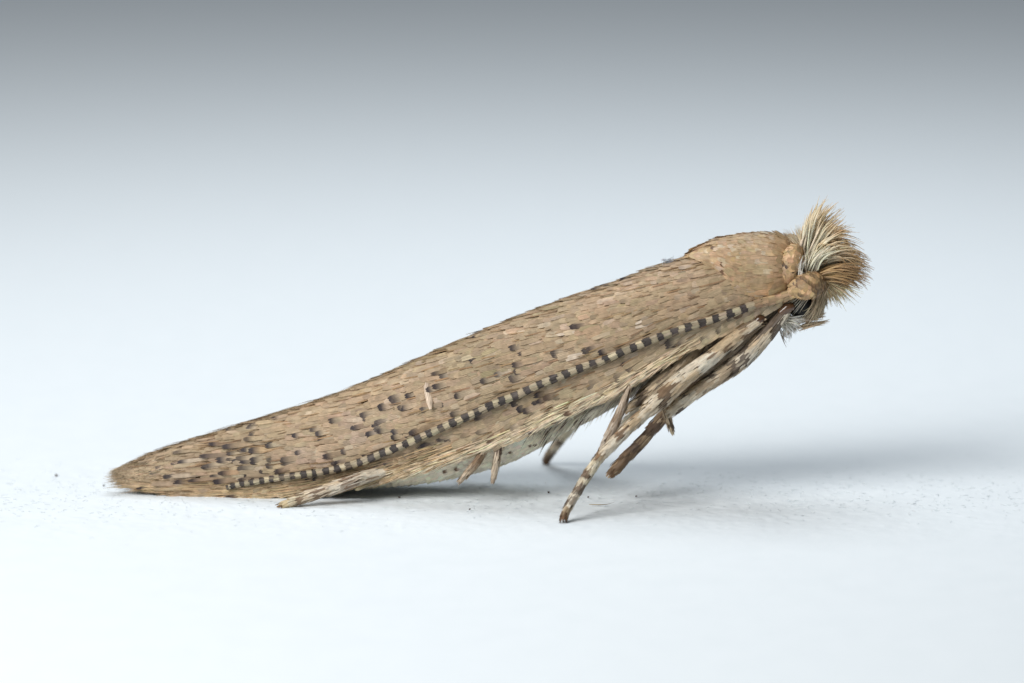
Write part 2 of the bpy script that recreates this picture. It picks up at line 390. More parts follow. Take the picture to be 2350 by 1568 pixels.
def make_wing(mirror):
    sgn = np.array([1, -1 if mirror else 1, 1])
    v, f = wing.membrane(4.0*K)
    if mirror: f = f[:, ::-1]
    root = mesh_np('forewing', v*sgn, f, mat=M_MEMBRANE, parent=moth)
    root['label'] = 'tan forewing with dark specks, folded along the ' + ('far' if mirror else 'near') + ' side'
    u, w = wing.rows(15.0, 8.8)
    p = wing.at(wing.G, u, w); n = len(u)
    N = wing.at(wing.N, u, w); T = wing.at(wing.T, u, w); B = wing.at(wing.V, u, w)
    rot = np.radians(6.5*(1-smooth(w, .55, .95)) + 4*(w < .12) - 4.0*smooth(w, .8, 1.0) + rng.normal(0, 4.2, n))
    T2 = unit(T * np.cos(rot)[:, None] - B * np.sin(rot)[:, None])
    tail = smooth(u, .62, 1.0)
    L = (48 + 44*tail) * np.exp(rng.normal(0, .12, n)) * K
    W = (12.4 - 6.4*tail) * np.exp(rng.normal(0, .14, n)) * K
    L = np.where(w < .1, L*1.15, L)*(1 - .55*smooth(u, .88, 1.0))
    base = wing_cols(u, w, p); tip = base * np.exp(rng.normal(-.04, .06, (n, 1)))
    alpha = np.clip(.9 + rng.normal(0, .12, n), .35, 1)
    thin = rng.random(n) < .10 + .09*tail; W = np.where(thin, W*.22, W); L = np.where(thin, L*1.25, L)
    thinc = vary((166, 134, 98), n, .18)*(1-.3*tail[:, None]); base = np.where(thin[:, None], thinc, base); tip = np.where(thin[:, None], thinc*.9, tip)
    front = p + T2 * (L*.80)[:, None]
    pp = proj(front)
    order = []
    for q in spots:
        d = np.linalg.norm((pp - q) * np.array([.8, 1.2]), axis=1)
        near = np.argsort(d)[:2]
        order.append(near[0])
        if d[near[1]] < 9.5 and rng.random() < .45: order.append(near[1])
    extra = np.where((w > .86) & (u > .12) & (u < .62) & (rng.random(n) < .10))[0]
    extra2 = np.where((u > .72) & (u < .97) & (rng.random(n) < .035))[0]
    dk = np.zeros(n); dk[np.array(order)] = .84 + .16*rng.random(len(order)); dk[extra] = .3 + .4*rng.random(len(extra)); dk[extra2] = .7 + .3*rng.random(len(extra2))
    faint = np.where(rng.random(n) < .03)[0]; dk[faint] = np.maximum(dk[faint], .28)
    tip = tip*(1-dk[:, None]) + lin(DARK)[None]*dk[:, None]
    lift = np.where(dk > .5, 1.3*K, 0); W = np.where(dk > .5, np.maximum(W, (12.0 - 3.0*tail)*np.exp(rng.normal(0, .22, n))*K), W)
    k = (dk > .5)[:, None] * .2; base = base*(1-k) + vary(PALE, n, .05)*k
    # a few smoother scales, with a glint painted in as paler colour
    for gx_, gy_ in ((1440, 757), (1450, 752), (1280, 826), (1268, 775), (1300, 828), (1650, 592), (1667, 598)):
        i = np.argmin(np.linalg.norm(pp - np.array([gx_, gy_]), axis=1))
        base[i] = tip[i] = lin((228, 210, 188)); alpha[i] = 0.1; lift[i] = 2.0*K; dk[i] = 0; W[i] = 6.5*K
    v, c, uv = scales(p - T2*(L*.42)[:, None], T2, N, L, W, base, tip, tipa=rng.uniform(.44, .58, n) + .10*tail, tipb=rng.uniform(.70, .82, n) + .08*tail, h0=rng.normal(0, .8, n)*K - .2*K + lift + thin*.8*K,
                      tilt=.078 + rng.normal(0, .02, n), curl=np.where(rng.random(n) < .06, .03, 0.004), R=120*K, alpha=alpha)
    # tail scales are pointed, near the edges too
    v = v*sgn
    q = quads_for(n)
    if mirror:
        mesh_np('wing_scales', v, q[:, ::-1], c, uv, M_SCALE, root, 'stuff')
    else:
        facing = -N[:, 1] * 1.0
        size = L*W*np.maximum(facing, 0) * (1 + 2*(dk > .45)) * (w < .9)
        top = np.argsort(-size)[:300]
        rest = np.setdiff1d(np.arange(n), top)
        mesh_np('wing_scales', v[rest], quads_for(len(rest)), c[rest], uv[rest], M_SCALE, root, 'stuff')
        for i in top:
            mesh_np('wing_scale', v[i], TQ, c[i], uv[i], M_SCALE, root)
    # fringe of long thin hairs round the wing end and along both edges
    b = Buf()
    def fringe(nn, ulo, uhi, vlo, vhi, Lr, r, colr, dev, lift_, end=0):
        uu = ulo + (uhi-ulo)*rng.random(nn); vv = vlo + (vhi-vlo)*rng.random(nn)
        pt = wing.at(wing.G, uu, vv); Tn = wing.at(wing.T, uu, vv); Nn = wing.at(wing.N, uu, vv); Bn = wing.at(wing.V, uu, vv)
        a = np.radians(rng.normal(dev, 3.2, nn))[:, None]
        Td = unit(Tn*np.cos(a) + Bn*np.sin(a))
        Lg = (Lr[0] + (Lr[1]-Lr[0])*rng.random(nn))[:, None]*K
        p0 = pt + Nn*2.0*K; lf = (lift_*rng.random(nn))[:, None]*K
        cb = rng.normal(0, .05, (nn, 1))
        ct = np.stack([p0, p0 + Td*Lg*.33 + Nn*(lf*.5+2.5*K), p0 + Td*Lg*.68 + Nn*(lf+2.5*K), p0 + Td*Lg + Nn*(lf*.8+2*K) + Bn*cb*Lg], 1)
        c0 = vary(colr, nn, .16, .03)
        b.add(*strands(ct, (r*np.exp(rng.normal(0, .2, nn)))*K, c0, c0*.88, rings=6, flat=.5))
    fringe(480, .84, 1.0, .0, 1.0, (35, 70), 1.5, (206, 184, 152), 0, 3)
    fringe(150, .70, .96, .0, .9, (45, 90), .9, (150, 120, 88), 0, 2)
    fringe(70, .86, 1.0, .0, .35, (30, 65), .9, (176, 154, 124), -1, 9)
    fringe(60, .96, 1.0, .5, 1.0, (60, 95), 1.0, (186, 162, 126), 2, 3)
    fringe(200, .95, 1.0, .05, 1.0, (35, 75), 1.2, (206, 184, 152), 0, 4)
    fringe(90, .6, .9, .0, .12, (60, 110), 1.0, (184, 160, 128), -3.5, 4)
    fringe(90, .92, 1.0, .0, .4, (30, 62), 1.0, (180, 158, 126), 3, 5)
    fringe(40, .62, .88, .0, .05, (60, 110), .8, (150, 130, 102), -5, 10)
    fringe(30, .08, .55, .0, .06, (40, 70), 1.6, (160, 136, 104), -4.5, 2)
    fringe(230, .20, .62, .93, 1.0, (45, 85), 2.3, (232, 212, 180), 1.5, 2)
    fringe(150, .30, .60, .97, 1.0, (45, 75), 1.5, (236, 222, 196), 7, 2)
    fringe(420, .55, .95, .86, 1.0, (60, 110), 2.0, (204, 178, 140), 0, 3)
    fringe(120, .60, .80, .96, 1.0, (55, 90), 1.4, (222, 200, 162), 4, 2)
    fringe(130, .98, 1.0, .0, 1.0, (30, 80), .8, (196, 176, 146), 0, 6)
    b.build('wing_fringe', M_HAIR, root, 'stuff', mirror)
    return root
wing_near = make_wing(False)
wing_far = make_wing(True)

# ---- body: one continuous mesh (head, thorax, abdomen)
BODY = [  # x, y, radius in profile, radius in depth
 (1902, 652, 8, 8), (1896, 648, 30, 30), (1868, 640, 52, 52), (1838, 632, 56, 55), (1805, 626, 66, 62), (1765, 632, 78, 74), (1700, 664, 92, 82),
 (1600, 718, 92, 84), (1500, 784, 84, 80), (1400, 848, 78, 80), (1318, 893, 80, 82), (1265, 915, 82, 84), (1197, 957, 80, 84),
 (1130, 994, 75, 80), (1055, 1025, 65, 74), (962, 1057, 50, 62), (860, 1084, 30, 44), (770, 1102, 14, 26), (720, 1108, 4, 6)]
bs = catmull(BODY, 130); NA = 40
bc = P(bs[:, 0], bs[:, 1], np.zeros(len(bs)))
bt = unit(np.gradient(bc, axis=0)); by = np.array([0, 1., 0]); bn = unit(np.cross(by, bt))
ang = np.linspace(0, 2*math.pi, NA, endpoint=False)
def body_pt(i, a):
    return bc[i] + bn[i]*(np.sin(a)*bs[i, 2]*K)[:, None] + by*(np.cos(a)*bs[i, 3]*K)[:, None]
bv = bc[:, None] + bn[:, None]*(np.sin(ang)[None, :, None]*bs[:, 2][:, None, None]*K) + by*(np.cos(ang)[None, :, None]*bs[:, 3][:, None, None]*K)
ii = np.arange(len(bs)*NA).reshape(len(bs), NA); jj = np.roll(ii, -1, 1)
bf = np.stack([ii[:-1], jj[:-1], jj[1:], ii[1:]], -1).reshape(-1, 4)
body = mesh_np('body', bv, bf, mat=M_BODY, parent=moth)
body['label'] = 'pale cream abdomen and thorax under the folded wings'
# abdomen scales
def body_scales():
    n = 5200
    i = rng.integers(58, 128, n); a = rng.random(n)*2*math.pi
    dn = body_pt(i, a); cen = bc[i]; N = unit(dn - cen); T = bt[i]
    L = (34 + 10*rng.random(n))*K; W = (11 + 4*rng.random(n))*K
    c = vary((247, 236, 212), n, .08, .02)
    nz = vnoise(dn, 26.0); k = smooth(nz, .1, .4)[:, None]*.5; c = c*(1-k) + vary((204, 202, 190), n, .1)*k
    tip = c.copy(); f = rng.random(n) < .06; tip[f] = lin((120, 94, 72)); 
    front = i < 74; k = (front*.6)[:, None]; c = c*(1-k) + vary((150, 128, 102), n, .15)*k; tip = np.where(front[:, None], c*.85, tip)
    v, cc, uv = scales(dn - T*(L*.5)[:, None], T + 0*N, N, L, W, c, tip, h0=rng.normal(.6, .4, n)*K, tilt=.05, R=60*K)
    mesh_np('abdomen_scales', v, quads_for(n), cc, uv, M_SCALE, body, 'stuff')
    # dark mottling hairs and fluff on the flank under the wing
    m = 260
    i = rng.integers(60, 84, m); a = rng.uniform(math.pi*.75, math.pi*1.3, m)
    p = body_pt(i, a); T = bt[i]; N = unit(p - bc[i])
    Lg = rng.uniform(30, 75, m)[:, None]*K
    D = unit(T + N*.25 + np.array([0, -.1, -.25]))
    ct = np.stack([p, p + D*Lg*.33, p + D*Lg*.66, p + unit(D + np.array([0, 0, -.2]))*Lg], 1)
    c0 = vary((244, 234, 214), m, .10); dkk = rng.random(m) < .2; c0[dkk] = lin((110, 92, 76))
    b = Buf(); b.add(*strands(ct, np.full(m, 1.2*K), c0, c0*.9, rings=5)); b.build('flank_hair', M_HAIR, body, 'stuff')
body_scales()

# ---- thorax shield: satin tan scales fanning back from the collar
THX = [(1834, 570, 1816, 650, 50), (1806, 547, 1802, 668, 78), (1756, 539, 1772, 678, 97), (1700, 543, 1724, 672, 106),
       (1650, 553, 1680, 640, 108), (1612, 571, 1636, 612, 98), (1592, 583, 1608, 596, 84)]
_gp = proj(wing.G.reshape(-1, 3)); _gd = wing.G.reshape(-1, 3)[:, 1]/K; _gf = wing.N.reshape(-1, 3)[:, 1] < 0
def wing_depth(x, y):
    j = np.argmin(np.linalg.norm(_gp - np.array([x, y]), axis=1) + 1e3*(~_gf)); return float(_gd[j])
THX = [(a, b, c, d, (-wing_depth(c, d) + 2.5) if k > 0 else e) for k, (a, b, c, d, e) in enumerate(THX)]
thx = Surf(THX, ns=120, nt=48, sweep=96)
tv, tf = thx.membrane(3*K)
both_v = np.concatenate([tv, tv*np.array([1, -1, 1])]); both_f = np.concatenate([tf, tf[:, ::-1] + len(tv)])
shield = mesh_np('thorax_shield', both_v, both_f, mat=M_MEMBRANE, parent=moth)
shield['label'] = 'smooth tan thorax covered in satin scales'
def thorax_scales():
    u, w = thx.rows(11, 9.0)
    n = len(u); p = thx.at(thx.G, u, w); N = thx.at(thx.N, u, w); T = thx.at(thx.T, u, w); B = thx.at(thx.V, u, w)
    rot = np.radians(rng.normal(0, 4, n) + 2)
    T2 = unit(T*np.cos(rot)[:, None] - B*np.sin(rot)[:, None])
    L = np.where(u < .15, 30, 40 + 22*np.maximum(smooth(u, .6, .9), smooth(w, .75, .98)))*np.exp(rng.normal(0, .1, n))*K; W = 12.0*np.exp(rng.normal(0, .14, n))*K
    a = vnoise(p, 16.0)
    c = vary((204, 174, 136), n, .09); k = smooth(a, -.1, .4)[:, None]*.7; c = c*(1-k) + vary((214, 188, 156), n, .08)*k
    k = smooth(w, .55, 1.0)[:, None]*.5*(1-smooth(u, .3, .6))[:, None]; c = c*(1-k) + vary((218, 186, 142), n, .1)*k
    k = (rng.random(n) < .15)[:, None]*.6; c = c*(1-k) + vary(PALE, n, .05)*k  # scattered paler scales, partly painting sheen highlights into the colour
    tip = c*.95; d = rng.random(n) < .02; tip[d] = lin((120, 92, 70))
    al = np.clip(.8 + rng.normal(0, .15, n), .25, 1)
    v, cc, uv = scales(p - T2*(L*.25)[:, None], T2, N, L, W, c, tip, h0=rng.normal(0, .5, n)*K, tilt=.06 + rng.normal(0, .015, n), R=90*K, alpha=al)
    size = L*W*np.maximum(-N[:, 1], 0); top = np.argsort(-size)[:120]; rest = np.setdiff1d(np.arange(n), top)
    b = Buf(); b.add(v[rest], quads_for(len(rest)), cc[rest], uv[rest])
    b.add(v*np.array([1, -1, 1]), quads_for(n)[:, ::-1], cc, uv)
    b.build('thorax_scales', M_SCALE, shield, 'stuff')
    for i in top: mesh_np('thorax_scale', v[i], TQ, cc[i], uv[i], M_SCALE, shield)
thorax_scales()

# ---- ellipsoid lobes clothed in small scales (collar, scape)
def lobe(name, c, axis_px, r_len, r_hgt, r_dep, ns, Ls, Ws, colf, parent, mirror=False, shape='round', tdir=None, taper=0.0):
    sg = np.array([1, -1 if mirror else 1, 1])
    cen = P(*c); a = P(c[0]+axis_px[0], c[1]+axis_px[1], c[2]) - cen; a = unit(a); yy = np.array([0, -1., 0]); yy = unit(yy - a*np.dot(yy, a)); b = np.cross(a, yy)
    nu, nv = 16, 24
    uu = np.linspace(0, math.pi, nu); vv = np.linspace(0, 2*math.pi, nv, endpoint=False)
    def pt(u, v):
        s = np.sin(u)**.85 * (1 + taper*np.cos(u))
        return cen + a*(np.cos(u)*r_len*K)[..., None] + b*(s*np.cos(v)*r_hgt*K)[..., None] + yy*(s*np.sin(v)*r_dep*K)[..., None]
    U, Vg = np.meshgrid(uu, vv, indexing='ij')
    G = pt(U, Vg); i = np.arange(nu*nv).reshape(nu, nv); j = np.roll(i, -1, 1)
    f = np.stack([i[:-1], i[1:], j[1:], j[:-1]], -1).reshape(-1, 4)
    o = mesh_np(name, G*sg, f if not mirror else f[:, ::-1], mat=M_MEMBRANE, parent=parent)
    # fibonacci scatter
    k = np.arange(ns)+.5; u = np.arccos(1-2*k/ns); v = (math.pi*(1+5**.5)*k) % (2*math.pi)
    p = pt(u, v); e = 1e-3; N = unit((p-cen)/1.0); 
    N = unit(a*(np.cos(u)/r_len)[:, None] + b*(np.sin(u)*np.cos(v)/r_hgt)[:, None] + yy*(np.sin(u)*np.sin(v)/r_dep)[:, None])
    td = -a if tdir is None else unit(P(c[0]+tdir[0], c[1]+tdir[1], c[2]) - cen)
    T = np.broadcast_to(td, N.shape) + rng.normal(0, .12, N.shape)
    n = ns; L = Ls*np.exp(rng.normal(0, .1, n))*K; W = Ws*np.exp(rng.normal(0, .1, n))*K
    base, tip = colf(p)
    Tn = unit(T - N*np.sum(T*N, -1, keepdims=True))
    vv_, cc, uv = scales(p - Tn*(L*.5)[:, None], T, N, L, W, base, tip, h0=rng.normal(.5, .7, n)*K, tilt=.19 + rng.normal(0, .05, n), R=22*K, shape=shape)
    q = quads_for(n)
    mesh_np(name.split('_')[0] + '_scales', vv_*sg, q if not mirror else q[:, ::-1], cc, uv, M_SCALE, o, 'stuff')
    return o

def collar_col(p):
    n = len(p); c = vary((208, 176, 134), n, .15); t = c*.9; q = proj(p)
    for sx, sy, r in ((1809, 611, 7), (1826, 624, 7), (1820, 650, 8)):
        m = np.hypot(q[:, 0]-sx, q[:, 1]-sy) < r; t[m] = lin((70, 56, 48)); c[m] = lin((120, 94, 68))
    return c, t
for mir in (False, True):
    o = lobe('collar_lobe', (1819, 612, -64), (.16, -1), 50, 24, 22, 220, 17, 12, collar_col, moth, mir, tdir=(-1, .1))
    o['label'] = 'rounded tan collar lobe behind the head'

# ---- antenna
ANT = [(1832, 668), (1800, 681), (1770, 689), (1740, 697), (1690, 715), (1640, 732), (1590, 748), (1540, 764), (1490, 783), (1440, 803), (1390, 825), (1340, 843), (1290, 862),
       (1240, 882), (1190, 905), (1140, 925), (1090, 948), (1040, 970), (990, 993), (940, 1015), (890, 1035), (840, 1056), (790, 1072), (740, 1083), (690, 1090), (640, 1097), (590, 1105), (550, 1112), (520, 1119)]
A2 = catmull(np.array(ANT, float), 400)
def ant_r(t): return np.interp(t, [0, .05, .12, .5, .85, 1.0], [12.5, 10.2, 8.8, 9.4, 8.4, 5.6])
gp = proj(wing.G.reshape(-1, 3)).reshape(-1, 2); gw = wing.G.reshape(-1, 3); gn = wing.N.reshape(-1, 3)
tt = np.linspace(0, 1, 400)
apts = []
for k in range(400):
    d = np.linalg.norm(gp - A2[k], axis=1) + 1e3*(gn[:, 1] > -.02)
    j = np.argsort(d)[:6]
    dep = (gw[j] + gn[j]*(ant_r(tt[k])+2.5)*K)[:, 1].mean() / K
    if k < 60: dep = min(dep, -86)
    apts.append(dep)
dep = np.array(apts); ker = np.ones(25)/25; dep = np.convolve(np.pad(dep, 12, mode='edge'), ker, 'valid')
dep -= 2
Aw = P(A2[:, 0], A2[:, 1], dep)
alen = np.concatenate([[0], np.cumsum(np.linalg.norm(np.diff(Aw, axis=0), axis=1))])/K
def apos(s):
    s = np.atleast_1d(s); return np.stack([np.interp(s, alen, Aw[:, i]) for i in range(3)], -1)
def make_antenna(mirror):
    sg = np.array([1, -1 if mirror else 1, 1])
    def scol(p):
        n = len(p); q = proj(p*sg) if False else proj(p)
        c = vary((214, 180, 136), n, .18); nz = vnoise(p, 75.0)
        m = smooth(nz + .35*smooth(q[:, 0], 1858, 1885), .12, .42)[:, None]*.8
        for sx, sy, rr in ((1846, 642, 6), (1856, 647, 7), (1868, 652, 8), (1866, 634, 6), (1873, 662, 9), (1834, 669, 6), (1842, 674, 6)):
            m = np.maximum(m, .75*(np.hypot(q[:, 0]-sx, q[:, 1]-sy) < rr)[:, None])
        t = c*.95*(1-m) + lin((92, 70, 54))*m; return c*(1-m*.5) + lin((110, 84, 62))*m*.5, t
    sc = lobe('antenna', (1853, 657, -92), (1, -.26), 40, 27, 25, 200, 19, 14, scol, moth, mirror, tdir=(-1, .3), taper=.12)
    sc['label'] = 'long antenna banded black and cream, with thick tan basal segment'
    s = 6.0; total = alen[-1]; k = 0
    while s < total - 3:
        f = s/total; pitch = np.interp(f, [0, .1, .35, .75, 1], [34, 33, 33, 28.5, 22])
        e = min(s + pitch, total); r = float(ant_r(f)); b = Buf()
        # core tube
        st = np.linspace(s-1, e+1, 4); c = apos(st); d = unit(apos(st+3) - apos(st-3)); ref = np.array([0, 1., 0]); x = unit(np.cross(d, ref)); y = np.cross(d, x)
        aa = np.arange(10)*2*math.pi/10
        v = c[:, None] + (x[:, None]*np.cos(aa)[None, :, None] + y[:, None]*np.sin(aa)[None, :, None])*(r*.82*K)
        i = np.arange(40).reshape(4, 10); j = np.roll(i, -1, 1)
        q = np.stack([i[:-1], j[:-1], j[1:], i[1:]], -1).reshape(-1, 4)
        b.add(v, q, np.tile(np.append(lin((82, 68, 54)), 1.0), (40, 1)), np.zeros((40, 2)))
        early = f < .055
        for row in range(2):
            ln0 = (e-s)*float(np.clip(rng.normal(.5, .025), .42, .58)); s0 = s if row == 0 else s + ln0; ln = ln0 if row == 0 else (e-s) - ln0
            m = 9; an = np.arange(m)*2*math.pi/m + rng.random()*1.0
            cc = apos(s0)[0]; dd = unit(apos(s0+4)[0] - apos(s0-4)[0]); xx = unit(np.cross(dd, ref)); yy = np.cross(dd, xx)
            Nn = xx*np.cos(an)[:, None] + yy*np.sin(an)[:, None]
            pp = cc + Nn*(r*.90*K) - dd*(ln*.12*K)
            if early: base = vary((208, 176, 138), m, .2); tip = base*.85
            elif row == 0: base = vary((194, 179, 150), m, .15, .02); tip = base*np.array([.95, .95, .93]); 
            else: base = vary((84, 76, 72), m, .22, .02); tip = base*.75
            if not early and rng.random() < .3:
                w_ = rng.integers(0, m, 2); base[w_] = base[w_]*.5 + .5*lin((150, 134, 110)); tip[w_] = base[w_]
            # dark-light order fades in near the base
            L = ln*(1.2 + rng.normal(0, .07, m))*K; W = np.full(m, 2*math.pi*r/m*1.0*K*np.exp(rng.normal(0, .08, m)))
            vv, c4, uv = scales(pp, np.broadcast_to(dd, Nn.shape), Nn, L, W, base, tip, h0=rng.normal(0, .25, m)*K, tilt=.10 + rng.normal(0, .03, m), R=r*K*1.1, shape='strap')
            b.add(vv, quads_for(m), c4, uv)
        if f > .4 and rng.random() < .7:
            p0 = apos(e)[0]; up = unit(np.array([rng.normal(-.6, .3), -.3, rng.choice([-1., 1.])]))
            ct = np.stack([p0 + up*r*.8*K, p0 + up*(r+2)*K, p0 + up*(r+3.5)*K + dd*1.5*K, p0 + up*(r+5)*K + dd*3*K])[None]
            b.add(*strands(ct, np.array([.45*K]), lin((220, 205, 180))[None], lin((220, 205, 180))[None], rings=4))
        b.build('antenna_segment', M_SCALE, sc, None, mirror)
        s = e; k += 1
make_antenna(False); make_antenna(True)

# ---- eyes
def ball(name, c, rx, ry, rz, mat, parent, mirror=False, nu=20, nv=28):
    sg = np.array([1, -1 if mirror else 1, 1]); cen = P(*c)
    U, Vg = np.meshgrid(np.linspace(0, math.pi, nu), np.linspace(0, 2*math.pi, nv, endpoint=False), indexing='ij')
    G = cen + np.stack([np.sin(U)*np.cos(Vg)*rx, np.sin(U)*np.sin(Vg)*ry, np.cos(U)*rz], -1)*K
    i = np.arange(nu*nv).reshape(nu, nv); j = np.roll(i, -1, 1)
    f = np.stack([i[:-1], i[1:], j[1:], j[:-1]], -1).reshape(-1, 4)
    return mesh_np(name, G*sg, f if not mirror else f[:, ::-1], mat=mat, parent=parent)
for mir in (False, True):
    e = ball('eye', (1838, 698, -52), 34, 26, 32, M_EYE, moth, mir); e['label'] = 'black eye half hidden under the antenna base'

# ---- hair tufts of the head
def hair(name, groups, label=None):
    b = Buf()
    for g in groups:
        n = g['n']; t = rng.random(n)
        R = np.array(g['root'], float); Tp = np.array(g['tip'], float); Cm = np.array(g['mid'], float)
        pick = lambda A: np.stack([np.interp(t, np.linspace(0, 1, len(A)), A[:, i]) for i in range(2)], -1)
        r, m, e = pick(R), pick(Cm), pick(Tp)
        ln = g.get('len', (.55, 1.0)); k = (ln[0] + (ln[1]-ln[0])*rng.random(n)**g.get('pow', .7))[:, None]
        e2 = r + (e-r)*k; m2 = r + (m-r)*(k*.5+.5)
        j = g.get('jit', 6); r = r + rng.normal(0, j, (n, 2)); e2 = e2 + rng.normal(0, j*1.1, (n, 2)); m2 = m2 + rng.normal(0, j*.6, (n, 2))
        d0 = rng.uniform(g['d0'][0], g['d0'][1], n); f_ = (d0 - g['d0'][0])/max(1e-6, g['d0'][1]-g['d0'][0]); d1 = g['d1'][0] + (g['d1'][1]-g['d1'][0])*f_ + rng.normal(0, 5, n)
        dm = d0*.4 + d1*.6
        p0 = P(r[:, 0], r[:, 1], d0); pm = P(m2[:, 0], m2[:, 1], dm); p1 = P(e2[:, 0], e2[:, 1], d1)
        ct = np.stack([p0, p0*.35 + pm*.65, pm*.85 + p1*.15, p1], 1)
        c0 = vary(g['c0'], n, .10, .02); c1 = vary(g['c1'], n, .16, .03)
        if 'cmix' in g:
            kk = (t[:, None]*.7 + .3*rng.random((n, 1))); c1 = c1*(1-kk) + vary(g['cmix'], n, .14)*kk
        if 'dark' in g:
            z = rng.random(n) < g['dark']; c1[z] = lin((96, 74, 54)); c0[z] = c0[z]*.6
        b.add(*strands(ct, g.get('r', 1.5)*np.exp(rng.normal(0, .2, n))*K, c0, c1, rings=9, flat=.6))
    o = b.build(name, M_HAIR, moth, 'stuff')
    if label: o['label'] = label
    return o

hair('head_tuft', [
    # crest rising from the crown
    dict(n=290, root=[(1838, 592), (1850, 596), (1862, 600)], mid=[(1838, 548), (1852, 508), (1866, 484), (1882, 492), (1900, 520), (1905, 540)], tip=[(1846, 522), (1866, 480), (1892, 452), (1918, 456), (1946, 494), (1956, 528)],
         d0=(-48, 48), d1=(-50, 55), c0=(248, 236, 212), c1=(244, 228, 198), cmix=(220, 186, 136), len=(.35, 1.0), pow=.5, jit=6, r=2.6),
    # forehead brush sweeping forward, tips bending down
    dict(n=430, root=[(1856, 600), (1866, 618), (1872, 634)], mid=[(1888, 512), (1916, 524), (1946, 556), (1962, 596), (1950, 622)], tip=[(1952, 520), (1976, 556), (1996, 592), (2003, 626), (1994, 658)],
         d0=(-52, 52), d1=(-60, 60), c0=(248, 232, 202), c1=(220, 190, 144), cmix=(172, 132, 86), len=(.25, 1.0), jit=7, r=2.6),
    # brown whorl in front
    dict(n=110, root=[(1868, 634), (1878, 642)], mid=[(1915, 596), (1944, 620), (1930, 646)], tip=[(1978, 604), (1998, 634), (1992, 658), (1965, 670)],
         d0=(-72, -48), d1=(-78, -40), c0=(210, 176, 128), c1=(192, 158, 114), cmix=(162, 126, 88), len=(.5, 1.0), jit=5, r=2.2),
    # pale strands crossing in front of the crest
    dict(n=70, root=[(1846, 636), (1858, 630), (1868, 622)], mid=[(1842, 600), (1866, 582), (1890, 584)], tip=[(1838, 578), (1872, 560), (1910, 562), (1932, 576)],
         d0=(-74, -58), d1=(-84, -64), c0=(246, 236, 214), c1=(246, 234, 208), len=(.55, 1.0), jit=4, r=2.2),
    # face hair hanging down
    dict(n=160, root=[(1876, 640), (1886, 648)], mid=[(1932, 644), (1920, 662), (1898, 676)], tip=[(1988, 664), (1962, 692), (1934, 698), (1904, 708)],
         d0=(-60, 50), d1=(-66, 60), c0=(226, 196, 150), c1=(242, 222, 184), len=(.45, 1.0), jit=6, r=2.2),
    # fluff over the collar
    dict(n=95, root=[(1852, 580), (1840, 590)], mid=[(1836, 548), (1826, 560)], tip=[(1838, 505), (1812, 525), (1794, 532), (1804, 550)],
         d0=(-40, 45), d1=(-46, 55), c0=(236, 224, 200), c1=(226, 212, 186), len=(.5, 1.0), jit=5, r=2.1),
    # white lashes by the collar
    dict(n=36, root=[(1846, 652), (1838, 646)], mid=[(1836, 620), (1832, 612)], tip=[(1824, 600), (1838, 582), (1846, 590)],
         d0=(-88, -76), d1=(-92, -80), c0=(250, 246, 236), c1=(248, 242, 228), len=(.5, 1.0), jit=5, r=1.5),
], 'tufted tan and cream hair crest on the head')
hair('cheek_hair', [
    dict(n=360, root=[(1872, 668), (1880, 662), (1890, 652)], mid=[(1864, 712), (1880, 708), (1894, 690)], tip=[(1832, 738), (1844, 750), (1864, 752), (1874, 735)],
         d0=(-78, -30), d1=(-72, -10), c0=(190, 166, 132), c1=(214, 196, 164), dark=.20, len=(.5, 1.0), jit=6, r=1.5),
    dict(n=13, root=[(1838, 676), (1862, 672)], mid=[(1818, 690), (1846, 700)], tip=[(1788, 706), (1806, 722), (1826, 728)],
         d0=(-84, -76), d1=(-88, -76), c0=(190, 180, 160), c1=(210, 202, 184), len=(.6, 1.0), jit=3, r=.9),
    dict(n=220, root=[(1866, 650), (1888, 655)], mid=[(1888, 690), (1896, 680)], tip=[(1872, 742), (1890, 715), (1898, 695)],
         d0=(-55, 55), d1=(-55, 50), c0=(180, 150, 112), c1=(206, 184, 150), dark=.15, len=(.6, 1.0), jit=5, r=1.5),
], 'mottled cream and brown hair curving down the cheek')
hair('throat_tuft', [
    dict(n=170, root=[(1806, 728), (1800, 738), (1790, 742)], mid=[(1830, 728), (1824, 748), (1800, 758)], tip=[(1856, 728), (1848, 748), (1826, 765), (1800, 775)],
         d0=(-74, -20), d1=(-76, -10), c0=(246, 240, 226), c1=(250, 244, 232), len=(.5, 1.0), jit=4, r=1.9),
    dict(n=60, root=[(1800, 740), (1815, 742)], mid=[(1800, 760), (1822, 756)], tip=[(1794, 770), (1808, 782), (1836, 762)],
         d0=(-50, 10), d1=(-50, 10), c0=(214, 206, 192), c1=(190, 180, 164), len=(.6, 1.0), jit=4, r=2.0),
    dict(n=7, root=[(1786, 752), (1792, 756)], mid=[(1794, 776), (1798, 776)], tip=[(1808, 802), (1806, 790), (1818, 774)],
         d0=(-40, -25), d1=(-40, -25), c0=(170, 160, 146), c1=(150, 140, 128), len=(.8, 1.0), jit=2, r=1.1),
], 'whitish tuft of loose scales under the head')
# palps: flat bundles of long scales pointing forward
def palp(mirror):
    n = 46; b = Buf(); t = rng.random(n)
    p0 = P(1826 + 22*t + rng.normal(0, 3, n), 752 - 3*t + rng.normal(0, 3.5, n), -34 + rng.normal(0, 6, n))
    p1 = P(1862 + 44*t + rng.normal(0, 2, n), 748 - 11*t + rng.normal(0, 2.6, n), -40 + rng.normal(0, 6, n))
    ct = np.stack([p0, p0*.66+p1*.34, p0*.33+p1*.67, p1], 1)
    c0 = vary((218, 192, 158), n, .1); b.add(*strands(ct, np.full(n, 2.3*K), c0, c0*.9, rings=6, flat=.35))
    o = b.build('palp', M_HAIR, moth, None, mirror); o['label'] = 'short flat tan palp pointing forward'
palp(False); palp(True)

